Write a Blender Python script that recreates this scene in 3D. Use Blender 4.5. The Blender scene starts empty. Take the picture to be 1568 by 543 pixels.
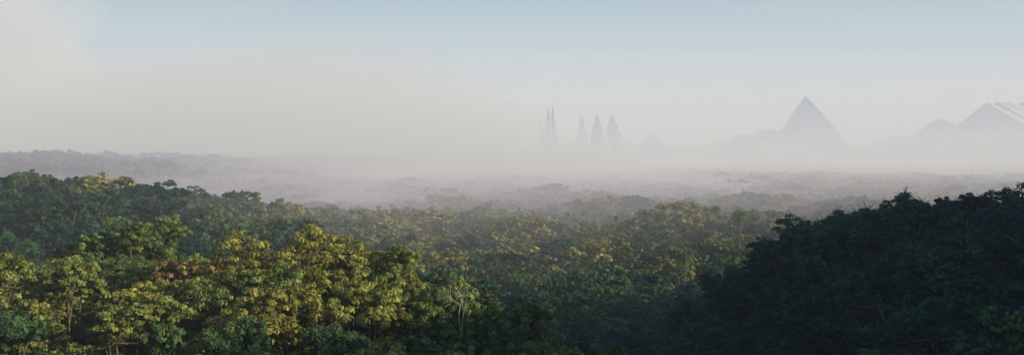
import bpy, math, time, numpy as np
from mathutils import Vector
T0=time.time()
rng=np.random.default_rng(7)
scene=bpy.context.scene
scene.view_settings.view_transform='Standard'
scene.view_settings.look='None'
scene.view_settings.exposure=0
CAMZ=42.0
SUN_EL=17.0
SUN_AZ=115.0   # clockwise from +Y (view direction)

# ------------------------------------------------------------ helpers
def ss(a,b,x):
    t=np.clip((x-a)/(b-a),0,1); return t*t*(3-2*t)
def wav(x,y,s,seed):
    r=np.random.default_rng(seed); o=0
    for k in range(6):
        a=r.uniform(0,6.283); f=6.283/(s*r.uniform(.7,1.6)); p=r.uniform(0,6.283)
        o=o+np.sin((x*math.cos(a)+y*math.sin(a))*f+p)
    return o/6**.5*.8
def canopy(x,y):
    """canopy-top height relative to the viewpoint's eye height"""
    x=np.asarray(x,float); y=np.asarray(y,float)
    d=np.maximum(y,0)
    base=-27+3.2*wav(x,y,75,1)*ss(100,220,d)+2.2*wav(x,y,260,2)*ss(150,500,d)+1.8*wav(x,y,150,12)*ss(400,700,d)
    base=base+ (5*wav(x,y,900,3)+2)*ss(700,1800,d)
    px=np.array([-200,-60,-45,-38,-30,-23,-17,-11,-5,1,8,16,30]); 
    pz=np.array([-9,-10,-9,-7.5,-9,-8.8,-7.5,-9,-11.5,-15,-19.5,-23.5,-26.])
    lr=np.interp(x,px,pz)
    ly=ss(10,88,y)*(1-ss(104,150,y))
    c=base+(lr-base)*ly*(x<30)
    lh=ss(25,125,-x)*19.5*ss(115,230,y)*(1-ss(330,560,y))
    c=np.maximum(c,-27+lh+1.0*wav(x,y,60,9))
    c=c+8.5*np.exp(-((x-66)/38)**2-((y-370)/60)**2)+2*np.exp(-((x+10)/40)**2-((y-450)/60)**2)
    c=c+10*np.exp(-((x-175)/50)**2-((y-390)/80)**2)
    qx=np.array([14,24,30,36,42,48,62,84,120,300]); qz=np.array([-26,-20,-15,-11,-7,-5.8,-5.2,-5,-5,-5.])
    rh=np.interp(x,qx,qz)
    ry=ss(0,90,y)*(1-ss(140,185,y))
    c=np.where(x>10,np.maximum(c,-27+(rh+27)*ry),c)
    c=c+31*ss(550,950,y)*ss(150,430,-x)*(1-.3*ss(430,1200,-x))+14*ss(2300,3500,y)
    c=np.where(y<40,np.minimum(c,-11-(40-y)*.15),c)
    # unseen rise right of the view, shaped to shade the right hill and valley
    off=-27+46*ss(14,66,x-.47*np.maximum(y,-20))*(1-ss(150,195,y))*ss(-260,-120,y)
    return np.maximum(c,off)
TH=16.0
def ground(x,y): return CAMZ+canopy(x,y)-TH

def new_mesh(name,verts,faces_flat,nper,mats,matidx=None,attr=None,smooth=False):
    me=bpy.data.meshes.new(name)
    nf=len(faces_flat)//nper
    me.vertices.add(len(verts)); me.vertices.foreach_set('co',np.ascontiguousarray(verts,dtype=np.float32).ravel())
    me.loops.add(len(faces_flat)); me.loops.foreach_set('vertex_index',np.asarray(faces_flat,dtype=np.int32))
    me.polygons.add(nf); me.polygons.foreach_set('loop_start',np.arange(nf,dtype=np.int32)*nper)
    me.polygons.foreach_set('loop_total',np.full(nf,nper,dtype=np.int32))
    if matidx is not None: me.polygons.foreach_set('material_index',np.asarray(matidx,dtype=np.int32))
    me.polygons.foreach_set('use_smooth',np.full(nf,smooth))
    for m in mats: me.materials.append(m)
    me.update(calc_edges=True)
    if attr is not None:
        a=me.attributes.new('leafvar','FLOAT','FACE'); a.data.foreach_set('value',np.asarray(attr,dtype=np.float32))
    return me
def link(ob,col=None):
    (col or scene.collection).objects.link(ob); return ob

# ------------------------------------------------------------ materials
def mat(name):
    m=bpy.data.materials.new(name); m.use_nodes=True; nt=m.node_tree; nt.nodes.clear()
    return m,nt,nt.nodes.new('ShaderNodeOutputMaterial')
def leafmat():
    m,nt,out=mat('foliage'); N=nt.nodes.new; L=nt.links.new
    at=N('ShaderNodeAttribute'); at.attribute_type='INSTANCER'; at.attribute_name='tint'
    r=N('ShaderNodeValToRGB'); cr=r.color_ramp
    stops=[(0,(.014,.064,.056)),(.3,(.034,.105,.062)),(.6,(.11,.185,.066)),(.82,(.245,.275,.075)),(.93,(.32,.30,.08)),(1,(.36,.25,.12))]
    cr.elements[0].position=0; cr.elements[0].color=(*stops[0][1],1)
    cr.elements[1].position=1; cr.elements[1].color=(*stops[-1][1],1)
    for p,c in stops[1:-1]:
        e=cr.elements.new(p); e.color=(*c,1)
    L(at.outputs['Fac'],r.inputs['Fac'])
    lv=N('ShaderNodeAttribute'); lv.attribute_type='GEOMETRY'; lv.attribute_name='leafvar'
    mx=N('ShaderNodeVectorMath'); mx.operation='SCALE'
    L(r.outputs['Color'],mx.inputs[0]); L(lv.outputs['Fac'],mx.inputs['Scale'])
    d=N('ShaderNodeBsdfDiffuse'); t=N('ShaderNodeBsdfTranslucent'); ms=N('ShaderNodeMixShader'); ms.inputs[0].default_value=.22
    L(mx.outputs[0],d.inputs['Color']); L(mx.outputs[0],t.inputs['Color'])
    L(d.outputs[0],ms.inputs[1]); L(t.outputs[0],ms.inputs[2]); L(ms.outputs[0],out.inputs['Surface'])
    return m
def simple(name,col,col2,scale=1.0,bump=0):
    m,nt,out=mat(name); N=nt.nodes.new; L=nt.links.new
    tc=N('ShaderNodeTexCoord'); no=N('ShaderNodeTexNoise'); no.inputs['Scale'].default_value=scale; no.inputs['Detail'].default_value=6
    L(tc.outputs['Object'],no.inputs['Vector'])
    r=N('ShaderNodeValToRGB'); r.color_ramp.elements[0].color=(*col,1); r.color_ramp.elements[1].color=(*col2,1)
    r.color_ramp.elements[0].position=.35; r.color_ramp.elements[1].position=.65
    L(no.outputs['Fac'],r.inputs['Fac']); d=N('ShaderNodeBsdfDiffuse'); L(r.outputs[0],d.inputs['Color'])
    if bump:
        b=N('ShaderNodeBump'); b.inputs['Distance'].default_value=bump; L(no.outputs['Fac'],b.inputs['Height']); L(b.outputs[0],d.inputs['Normal'])
    L(d.outputs[0],out.inputs['Surface']); return m
LEAF=leafmat(); BARK=simple('bark',(.07,.055,.04),(.16,.13,.10),3); 
GROUND=simple('forest_floor',(.012,.025,.012),(.03,.045,.018),.08,3)
PALEBARK=simple('pale_bark',(.3,.27,.22),(.42,.38,.32),3)
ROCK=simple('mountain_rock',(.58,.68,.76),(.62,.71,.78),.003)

# ------------------------------------------------------------ trees
def tube(p0,p1,r0,r1,V,F,n=5):
    d=p1-p0; L=math.sqrt(float(d@d))+1e-9; d=d/L
    ax=(d[1]*.1-d[2]*.9, d[2]*.3-d[0]*.1, d[0]*.9-d[1]*.3); l=math.sqrt(ax[0]**2+ax[1]**2+ax[2]**2)+1e-9
    ax=(ax[0]/l,ax[1]/l,ax[2]/l); bx=(d[1]*ax[2]-d[2]*ax[1], d[2]*ax[0]-d[0]*ax[2], d[0]*ax[1]-d[1]*ax[0]); s=len(V)
    for p,r in((p0,r0),(p1,r1)):
        for k in range(n):
            q=6.2832*k/n; c=r*math.cos(q); sn=r*math.sin(q)
            V.append((p[0]+c*ax[0]+sn*bx[0],p[1]+c*ax[1]+sn*bx[1],p[2]+c*ax[2]+sn*bx[2]))
    for k in range(n): F.extend((s+k,s+(k+1)%n,s+n+(k+1)%n,s+n+k))
def unit(n,r):
    v=r.normal(size=(n,3)); return v/np.linalg.norm(v,axis=1)[:,None]
def make_tree(name,seed,H,R,nl,npf,nleaf,ls,flat=.75,branches=True):
    r=np.random.default_rng(seed); V=[];F=[]
    ch=H*.62*flat/.75; cz=H-ch*.5
    pts=[np.array([0,0,-2.])]
    for k in range(1,6): pts.append(np.array([r.normal()*.25*k**.5,r.normal()*.25*k**.5,H*.62*k/5]))
    for k in range(5): tube(pts[k],pts[k+1],.42*(1-k*.14),.42*(1-(k+1)*.14),V,F,7)
    lob=[];ga=2.39996;ph=r.uniform(0,6.28)
    for i in range(nl):
        t=(i+.5)/nl; zz=1-t*1.25; rad=math.sqrt(max(0,1-min(1,abs(zz))**2)) if zz>0 else 1-.25*(-zz)
        rr=R*(.30+.50*rad)*r.uniform(.7,1.28) if i>0 else R*.1
        a=ph+ga*i
        z=cz+zz*ch*.37*r.uniform(.8,1.2)+r.normal()*.7
        lob.append((np.array([rr*math.cos(a),rr*math.sin(a),z]),R*r.uniform(.18,.34)))
    P=[];Nn=[];A=[];S=[]
    for c,lr in lob:
        if branches: tube(pts[r.integers(2,6)],c,.16,.06,V,F,5)
        lv=r.uniform(.72,1.25)
        dirs=unit(npf*3,r); dirs=dirs[dirs[:,2]>-.45][:npf]
        for dd in dirs:
            pc=c+dd*np.array([1,1,.72])*lr*r.uniform(.75,1.3)
            pr=lr*r.uniform(.18,.36)
            if branches and r.random()<.35: tube(c,pc,.05,.02,V,F,3)
            n=int(nleaf*r.uniform(.5,1.4))
            u=unit(n*2,r); u=u[(u[:,2]>-.35)][:n]; n=len(u)
            q=pc+u*np.array([1,1,.6])*pr*(r.uniform(.4,1.15,size=(n,1)))
            P.append(q); nn=u+unit(n,r)*.45+np.array([0,0,.2]); Nn.append(nn)
            A.append(lv*r.uniform(.6,1.35)*r.uniform(.55,1.5,size=n)); S.append(r.uniform(.6,1.3,size=n)*ls)
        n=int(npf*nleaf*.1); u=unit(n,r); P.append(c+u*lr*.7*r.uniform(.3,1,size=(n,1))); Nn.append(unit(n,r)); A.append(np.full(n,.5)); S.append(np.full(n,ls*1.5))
    P=np.concatenate(P);Nn=np.concatenate(Nn);A=np.concatenate(A);S=np.concatenate(S)[:,None]
    mx=np.percentile(P[:,2],99.7); P[:,2]+= (H-mx)
    Nn/=np.linalg.norm(Nn,axis=1)[:,None]+1e-9
    t=np.cross(Nn,unit(len(P),r)); t/=np.linalg.norm(t,axis=1)[:,None]+1e-9; b=np.cross(Nn,t)
    q=np.stack([P+t*S*.6,P+b*S*.32+Nn*S*.08,P-t*S*.55,P-b*S*.32+Nn*S*.08],1).reshape(-1,3)
    base=len(V); allv=np.concatenate([np.array(V),q]); nfb=len(F)//4
    ff=np.concatenate([np.array(F),np.arange(len(q))+base])
    mi=np.concatenate([np.ones(nfb),np.zeros(len(P))]); at=np.concatenate([np.ones(nfb),A])
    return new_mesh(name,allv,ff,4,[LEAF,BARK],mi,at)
def make_palm(name,seed,H):
    r=np.random.default_rng(seed);V=[];F=[];
    for k in range(6): tube(np.array((.045*k,0,-2+(H+2)*k/6)),np.array((.045*(k+1),0,-2+(H+2)*(k+1)/6)),.2-.01*k,.19-.01*k,V,F,6)
    nb=len(F)//4
    for i in range(22):
        a=i*2.4; el=r.uniform(-.3,1.1); L=r.uniform(2.6,3.4); p=np.array([.27,0,H]); 
        for s in range(10):
            e=el-s*.17; d=np.array([math.cos(a)*math.cos(e),math.sin(a)*math.cos(e),math.sin(e)]); n=p+d*L/10
            side=np.array([-math.sin(a),math.cos(a),0])
            for sg in(-1,1):
                w=.75*math.sin(math.pi*(s+1.2)/11.5)
                for h in(0,.5):
                    q=p+(n-p)*h; b=len(V); tip=q+side*sg*w+d*.25-np.array([0,0,.25*w+.1])
                    V.extend([tuple(q),tuple(q+d*.12),tuple(tip+d*.03),tuple(tip)]); F.extend([b,b+1,b+2,b+3])
            p=n
    nf=len(F)//4
    return new_mesh(name,np.array(V),np.array(F),4,[LEAF,BARK],[1]*nb+[0]*(nf-nb),r.uniform(.8,1.3,nf))
def make_bare(name,seed,H):
    r=np.random.default_rng(seed);V=[];F=[]
    def grow(p,d,L,rad,dep):
        q=p+d*L; tube(p,q,rad,rad*.65,V,F,5)
        if dep==0: return
        for k in range(2):
            nd=d+r.normal(size=3)*.5; nd[2]+=.12; nd/=np.linalg.norm(nd); grow(q,nd,L*r.uniform(.6,.8),rad*.6,dep-1)
    grow(np.array([0,0,-1.]),np.array([0,0,1.]),H*.5,.13,5)
    return new_mesh(name,np.array(V),np.array(F),4,[PALEBARK])

HI=[make_tree('tree_hi_%d'%i,100+i,TH,R,int(nl*1.15),npf,int(nlf*1.2),.24,fl) for i,(R,nl,npf,nlf,fl) in enumerate([
    (5.6,17,26,62,.75),(5.0,14,26,66,.85),(6.4,20,26,60,.65),(4.6,13,24,66,.95),(5.8,18,28,56,.8),(6.8,22,26,56,.6),(4.2,12,24,64,1.0)])]
MID=[make_tree('tree_mid_%d'%i,200+i,TH,R,nl,12,26,.62,fl) for i,(R,nl,fl) in enumerate([(5.8,16,.7),(5.2,14,.85),(6.8,18,.6),(4.8,12,.95),(6.2,16,.75)])]
FAR=[make_tree('tree_far_%d'%i,300+i,TH,R,nl,6,9,1.7,fl,False) for i,(R,nl,fl) in enumerate([(6.5,12,.65),(6.0,10,.8),(7.5,14,.6),(5.5,9,.9)])]
print('trees',time.time()-T0)

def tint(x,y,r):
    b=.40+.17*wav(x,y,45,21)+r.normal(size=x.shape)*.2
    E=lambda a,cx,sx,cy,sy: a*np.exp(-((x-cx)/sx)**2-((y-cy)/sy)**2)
    b=b+E(.32,-18,17,88,32)+E(.22,-38,14,85,30)+E(.28,60,100,400,180)+E(.2,-30,90,440,150)  # raised zones paint sunlit patches into the leaf colour
    b=b-np.where((x<-30)&(y>118)&(y<330),.3*(1-E(1,-60,40,330,60)),0)  # darker leaves on the left hill stand in for cloud shadow
    b=b-np.where((x>15)&(y<200),.4,0)  # shade of the right-hand hill painted in as darker leaves
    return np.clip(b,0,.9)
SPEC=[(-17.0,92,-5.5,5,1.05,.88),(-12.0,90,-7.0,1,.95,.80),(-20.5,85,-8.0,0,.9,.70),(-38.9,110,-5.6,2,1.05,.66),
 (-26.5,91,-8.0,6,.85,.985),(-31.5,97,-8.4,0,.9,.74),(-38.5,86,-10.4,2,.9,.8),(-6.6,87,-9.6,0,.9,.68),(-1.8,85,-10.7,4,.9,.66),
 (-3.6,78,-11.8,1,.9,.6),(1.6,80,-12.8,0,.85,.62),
 (46.5,130,-3.8,5,1.2,.1),(57.5,126,-2.8,2,1.1,.08),(38.5,127,-6.4,0,1.1,.1),(32.5,123,-9.0,4,1.1,.12),(27.5,124,-12.8,1,1.05,.15),(52.5,120,-5.2,4,1.0,.08)]  # right-hill trees: low tints put the hill's shade into leaf colour
def scatter(y0,y1,cell,side):
    out=[]; ny=int((y1-y0)/cell)
    for j in range(ny):
        yy=y0+(j+.5)*cell
        xl=-(.47*yy+side); xr=.47*yy+side
        if yy<215: xr=max(xr,175)
        nx=int((xr-xl)/cell); i=np.arange(nx)
        out.append(np.stack([xl+(i+.5+(j%2)*.5)*cell+rng.uniform(-.45,.45,nx)*cell, yy+rng.uniform(-.45,.45,nx)*cell],1))
    return np.concatenate(out)
near=[list(s) for s in SPEC]
p=scatter(-60,215,6.6,20); x,y=p[:,0],p[:,1]
k=(y>8)|(x>20); x=x[k]; y=y[k]
z=canopy(x,y)+rng.normal(size=x.shape)*1.3+(rng.random(x.shape)<.05)*1.5
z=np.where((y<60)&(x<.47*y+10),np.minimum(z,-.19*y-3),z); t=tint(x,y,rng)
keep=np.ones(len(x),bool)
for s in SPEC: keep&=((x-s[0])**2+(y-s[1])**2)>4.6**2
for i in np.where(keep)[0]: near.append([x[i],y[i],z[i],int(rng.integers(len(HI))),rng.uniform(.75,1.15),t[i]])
near=np.array(near,float); G=ground(near[:,0],near[:,1])
trees=bpy.data.collections.new('near_trees'); scene.collection.children.link(trees)
inst=[[],[],[]]
for (x,y,z,mi,w,t),g in zip(near.tolist(),G.tolist()):
    sz=max(CAMZ+z-g,7)/TH; mi=int(mi)
    if 55<y<132 and abs(x)<.47*y+3:
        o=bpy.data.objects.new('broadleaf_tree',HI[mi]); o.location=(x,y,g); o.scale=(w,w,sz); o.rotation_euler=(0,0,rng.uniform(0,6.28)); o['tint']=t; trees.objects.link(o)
    else: inst[0].append((x,y,g,w,sz,mi,t))
def fill(k,a,b,c,side,jz,wlo,whi,nm):
    p=scatter(a,b,c,side); x,y=p[:,0],p[:,1]; n=len(x)
    w=wlo+(whi-wlo)*rng.random(n)**1.7
    z=canopy(x,y)+np.clip(rng.normal(size=n),-2,1.6)*jz+(w-wlo)/(whi-wlo)*2.5-.8; g=ground(x,y)
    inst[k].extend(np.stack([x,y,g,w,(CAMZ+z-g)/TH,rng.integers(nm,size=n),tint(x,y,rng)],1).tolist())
fill(1,215,900,9.0,25,2.3,.75,1.75,len(MID))
fill(2,900,1500,10.5,50,2.8,.9,1.7,len(FAR))
fill(2,1500,3000,14,50,3.2,1.2,1.9,len(FAR))

def make_forest(name,data,meshes):
    col=bpy.data.collections.new(name+'_forms')
    for i,me in enumerate(meshes):
        col.objects.link(bpy.data.objects.new('tree_form_%s_%02d'%(name,i),me))
    D=np.array(data); me=bpy.data.meshes.new(name); me.vertices.add(len(D)); me.vertices.foreach_set('co',D[:,:3].astype(np.float32).ravel())
    r=np.random.default_rng(len(D)); n=len(D)
    def av(nm,arr): a=me.attributes.new(nm,'FLOAT_VECTOR','POINT'); a.data.foreach_set('vector',arr.astype(np.float32).ravel())
    av('rot',np.stack([r.normal(size=n)*.03,r.normal(size=n)*.03,r.uniform(0,6.28,n)],1)); av('scl',np.stack([D[:,3],D[:,3],D[:,4]],1))
    a=me.attributes.new('form','INT','POINT'); a.data.foreach_set('value',D[:,5].astype(np.int32))
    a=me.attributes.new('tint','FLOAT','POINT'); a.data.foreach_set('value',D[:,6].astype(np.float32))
    ob=link(bpy.data.objects.new(name,me))
    ng=bpy.data.node_groups.new(name+'_scatter','GeometryNodeTree')
    ng.interface.new_socket('Geometry',in_out='INPUT',socket_type='NodeSocketGeometry'); ng.interface.new_socket('Geometry',in_out='OUTPUT',socket_type='NodeSocketGeometry')
    N=ng.nodes.new;L=ng.links.new
    gi=N('NodeGroupInput');go=N('NodeGroupOutput');ip=N('GeometryNodeInstanceOnPoints');ci=N('GeometryNodeCollectionInfo')
    ci.inputs['Collection'].default_value=col; ci.inputs['Separate Children'].default_value=True; ci.inputs['Reset Children'].default_value=True
    def na(nm,tp):
        x=N('GeometryNodeInputNamedAttribute'); x.data_type=tp; x.inputs['Name'].default_value=nm
        return [o for o in x.outputs if o.enabled and o.name=='Attribute'][0]
    L(gi.outputs[0],ip.inputs['Points']); L(ci.outputs[0],ip.inputs['Instance']); ip.inputs['Pick Instance'].default_value=True
    L(na('form','INT'),ip.inputs['Instance Index']); L(na('rot','FLOAT_VECTOR'),ip.inputs['Rotation']); L(na('scl','FLOAT_VECTOR'),ip.inputs['Scale'])
    L(ip.outputs[0],go.inputs[0])
    md=ob.modifiers.new('scatter','NODES'); md.node_group=ng
    return ob
make_forest('hillside_forest',inst[0],HI)
make_forest('valley_forest',inst[1],MID)
make_forest('distant_forest',inst[2],FAR)
print('COUNTS',[len(i) for i in inst],len(trees.objects),time.time()-T0)

palm=make_palm('palm_tree',5,TH*.95)
for (x,y,z,t) in [(33,150,-19,.5),(38,150,-20,.45),(30.5,92,-15.6,.4),(-12,160,-18,.4),(62,300,-13,.5),(36,230,-18,.5)]:
    o=link(bpy.data.objects.new('palm_tree',palm)); g=float(ground(x,y)); o.location=(x,y,g); o.scale=(1,1,(CAMZ+z-g)/TH); o['tint']=t
bare=make_bare('bare_tree',11,8)
o=link(bpy.data.objects.new('bare_tree',bare)); o.location=(-3.9,81.5,CAMZ-18.3); 

# ------------------------------------------------------------ terrain
n=260
u=np.linspace(-1,1,n); xs=5500*np.sign(u)*np.abs(u)**2.4; v=np.linspace(0,1,n); ys=-300+7800*v**2.2
X,Y=np.meshgrid(xs,ys); Z=ground(X,Y)+ss(2900,3300,Y)*TH*.8
vert=np.stack([X,Y,Z],-1).reshape(-1,3); idx=np.arange(n*n).reshape(n,n)
ff=np.stack([idx[:-1,:-1],idx[:-1,1:],idx[1:,1:],idx[1:,:-1]],-1).reshape(-1)
link(bpy.data.objects.new('terrain',new_mesh('terrain',vert,ff,4,[GROUND],smooth=True)))
nxm=1100
mx=np.linspace(100,4600,nxm); prof=np.interp(mx,[100,200,500,900,1100,1200,1300,1380,1450,1520,1570,1600,1635,1650,1664,1679,1692,1706,1725,1750,1780,1800,1900,2046,2121,2150,2200,2260,2327,2390,2430,2451,2480,2541,2600,2660,2721,2938,3500,4600],[0,40,70,100,120,135,190,180,215,205,225,240,260,290,340,415,350,300,255,190,110,50,10,40,140,150,190,165,185,235,245,280,225,205,245,310,365,365,420,300])
spk=np.zeros_like(mx)
for cx,hh,ww in [(165,255,6),(208,330,6),(236,345,5),(400,290,6),(490,300,8),(575,300,6),(800,200,8)]:
    spk=np.maximum(spk,hh*(1-ss(ww*1.0,ww*1.7,np.abs(mx-cx))))
prof=np.maximum(prof+5*wav(mx,mx*0,40,5)*(prof>60),spk)
my=np.linspace(-1,1,15); XX,YY=np.meshgrid(mx,my); ZZ=prof[None,:]*(1-np.abs(YY)**1.1)
vert=np.stack([XX,6800+YY*1200,ZZ*1.08+CAMZ-20],-1).reshape(-1,3); idx=np.arange(15*nxm).reshape(15,nxm)
vert[:,0]*=6800/6300
ff=np.stack([idx[:-1,:-1],idx[:-1,1:],idx[1:,1:],idx[1:,:-1]],-1).reshape(-1)
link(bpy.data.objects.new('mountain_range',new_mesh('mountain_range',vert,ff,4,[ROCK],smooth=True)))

# ------------------------------------------------------------ mist volumes
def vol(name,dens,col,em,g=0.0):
    # single scattering plus added emission in place of repeated scattering inside the mist
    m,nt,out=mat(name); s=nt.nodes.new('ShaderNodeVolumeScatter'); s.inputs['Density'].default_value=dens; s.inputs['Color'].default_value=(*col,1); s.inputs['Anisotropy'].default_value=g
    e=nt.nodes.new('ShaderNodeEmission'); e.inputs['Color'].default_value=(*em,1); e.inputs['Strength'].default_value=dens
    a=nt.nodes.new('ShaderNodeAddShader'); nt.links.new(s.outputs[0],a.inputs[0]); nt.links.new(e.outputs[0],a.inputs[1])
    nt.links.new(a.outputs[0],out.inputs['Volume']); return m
def slab(name,x0,x1,y0,y1,zb,ztf,m,nx=40,ny=40):
    xs=np.linspace(x0,x1,nx);ys=np.linspace(y0,y1,ny);X,Y=np.meshgrid(xs,ys)
    T=np.stack([X,Y,ztf(X,Y)],-1).reshape(-1,3);B=np.stack([X,Y,zb(X,Y) if callable(zb) else X*0+zb],-1).reshape(-1,3)
    idx=np.arange(nx*ny).reshape(ny,nx); o=nx*ny
    t=np.stack([idx[:-1,:-1],idx[:-1,1:],idx[1:,1:],idx[1:,:-1]],-1).reshape(-1,4); b=t[:,::-1]+o
    bd=np.concatenate([idx[0,:],idx[1:,-1],idx[-1,-2::-1],idx[-2:0:-1,0]]); nb=np.roll(bd,-1)
    sd=np.stack([bd,bd+o,nb+o,nb],-1)
    return link(bpy.data.objects.new(name,new_mesh(name,np.concatenate([T,B]),np.concatenate([t,b,sd]).ravel(),4,[m],smooth=False)))
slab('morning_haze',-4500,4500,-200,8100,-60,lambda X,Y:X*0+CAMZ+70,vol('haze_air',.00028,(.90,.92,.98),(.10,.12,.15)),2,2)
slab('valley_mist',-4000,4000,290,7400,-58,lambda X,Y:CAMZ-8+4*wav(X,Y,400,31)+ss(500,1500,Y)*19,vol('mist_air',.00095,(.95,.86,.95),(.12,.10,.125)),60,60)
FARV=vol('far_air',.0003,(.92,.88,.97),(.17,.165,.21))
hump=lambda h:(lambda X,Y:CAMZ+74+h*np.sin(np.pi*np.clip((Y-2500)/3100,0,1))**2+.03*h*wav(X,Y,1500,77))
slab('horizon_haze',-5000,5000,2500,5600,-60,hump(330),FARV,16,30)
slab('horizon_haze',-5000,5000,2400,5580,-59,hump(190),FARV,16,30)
# bank of fog lifting off the valley left of centre, and a pool of mist lying in the dip before it
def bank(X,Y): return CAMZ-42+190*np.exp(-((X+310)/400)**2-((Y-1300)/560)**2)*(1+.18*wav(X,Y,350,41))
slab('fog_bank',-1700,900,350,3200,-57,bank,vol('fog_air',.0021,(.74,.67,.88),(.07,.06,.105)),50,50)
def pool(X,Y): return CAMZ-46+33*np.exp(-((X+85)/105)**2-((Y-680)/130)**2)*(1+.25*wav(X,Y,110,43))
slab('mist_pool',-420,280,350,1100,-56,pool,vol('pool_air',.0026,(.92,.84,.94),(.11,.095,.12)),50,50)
def blob(name,c,r,m,seed):
    import bmesh
    bm=bmesh.new(); bmesh.ops.create_icosphere(bm,subdivisions=4,radius=1)
    for v in bm.verts:
        p=v.co; k=1+.16*float(wav(np.array(p.x*3+p.z*2),np.array(p.y*3-p.z),2.2,seed)); v.co=Vector((p.x*r[0]*k,p.y*r[1]*k,p.z*r[2]*k))
    me=bpy.data.meshes.new(name); bm.to_mesh(me); bm.free(); me.materials.append(m); o=link(bpy.data.objects.new(name,me)); o.location=c
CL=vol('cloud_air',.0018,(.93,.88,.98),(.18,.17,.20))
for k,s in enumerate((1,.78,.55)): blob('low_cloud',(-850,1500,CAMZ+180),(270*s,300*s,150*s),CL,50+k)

# ------------------------------------------------------------ sun, sky
az=math.radians(SUN_AZ); el=math.radians(SUN_EL)
sd=Vector((math.sin(az)*math.cos(el),math.cos(az)*math.cos(el),math.sin(el)))
s=bpy.data.lights.new('sun','SUN'); s.energy=5; s.angle=math.radians(.5); s.color=(1,.84,.60)
so=link(bpy.data.objects.new('sun',s)); so.rotation_euler=sd.to_track_quat('Z','Y').to_euler(); so.location=(200,0,200)
w=bpy.data.worlds.new('World'); scene.world=w; w.use_nodes=True; nt=w.node_tree; nt.nodes.clear(); N=nt.nodes.new;L=nt.links.new
out=N('ShaderNodeOutputWorld'); bg=N('ShaderNodeBackground'); L(bg.outputs[0],out.inputs['Surface'])
sky=N('ShaderNodeTexSky'); sky.sky_type='NISHITA'; sky.sun_disc=False; sky.sun_elevation=el; sky.sun_rotation=az; sky.dust_density=2.0
sc=N('ShaderNodeVectorMath'); sc.operation='SCALE'; sc.inputs['Scale'].default_value=1.0; L(sky.outputs[0],sc.inputs[0])
tc=N('ShaderNodeTexCoord'); sp=N('ShaderNodeSeparateXYZ'); L(tc.outputs['Generated'],sp.inputs[0])
ST=.1
def c8(r,g,b):
    f=lambda v:((v/255+.055)/1.055)**2.4
    return (f(r)/ST,f(g)/ST,f(b)/ST,1)
def ramp(inp,stops,lo,hi):
    mr=N('ShaderNodeMapRange'); mr.inputs['From Min'].default_value=lo; mr.inputs['From Max'].default_value=hi; L(inp,mr.inputs['Value'])
    r=N('ShaderNodeValToRGB'); cr=r.color_ramp
    cr.elements[0].position=stops[0][0]; cr.elements[0].color=stops[0][1]; cr.elements[1].position=stops[-1][0]; cr.elements[1].color=stops[-1][1]
    for p,c in stops[1:-1]: e=cr.elements.new(p); e.color=c
    L(mr.outputs[0],r.inputs[0]); return r.outputs[0]
hz=ramp(sp.outputs['Z'],[(0,c8(214,207,207)),(.12,c8(213,210,211)),(.28,c8(206,212,216)),(.45,c8(195,209,216)),(.62,c8(177,198,209)),(1,c8(135,172,198))],0,.25)
fac=ramp(sp.outputs['Z'],[(0,(1,1,1,1)),(.3,(.95,.95,.95,1)),(1,(.2,.2,.2,1))],.1,.7)
mix=N('ShaderNodeMix'); mix.data_type='RGBA'; L(fac,mix.inputs[0]); L(sc.outputs[0],mix.inputs[6]); L(hz,mix.inputs[7])
L(mix.outputs[2],bg.inputs['Color']); bg.inputs['Strength'].default_value=ST

cam=bpy.data.cameras.new('camera'); co=link(bpy.data.objects.new('camera',cam)); cam.sensor_width=36; cam.lens=36*1681/1568; cam.clip_end=20000; cam.clip_start=.5
co.location=(0,0,CAMZ); co.rotation_euler=(math.radians(90-.73),0,0); scene.camera=co
print('done',time.time()-T0)
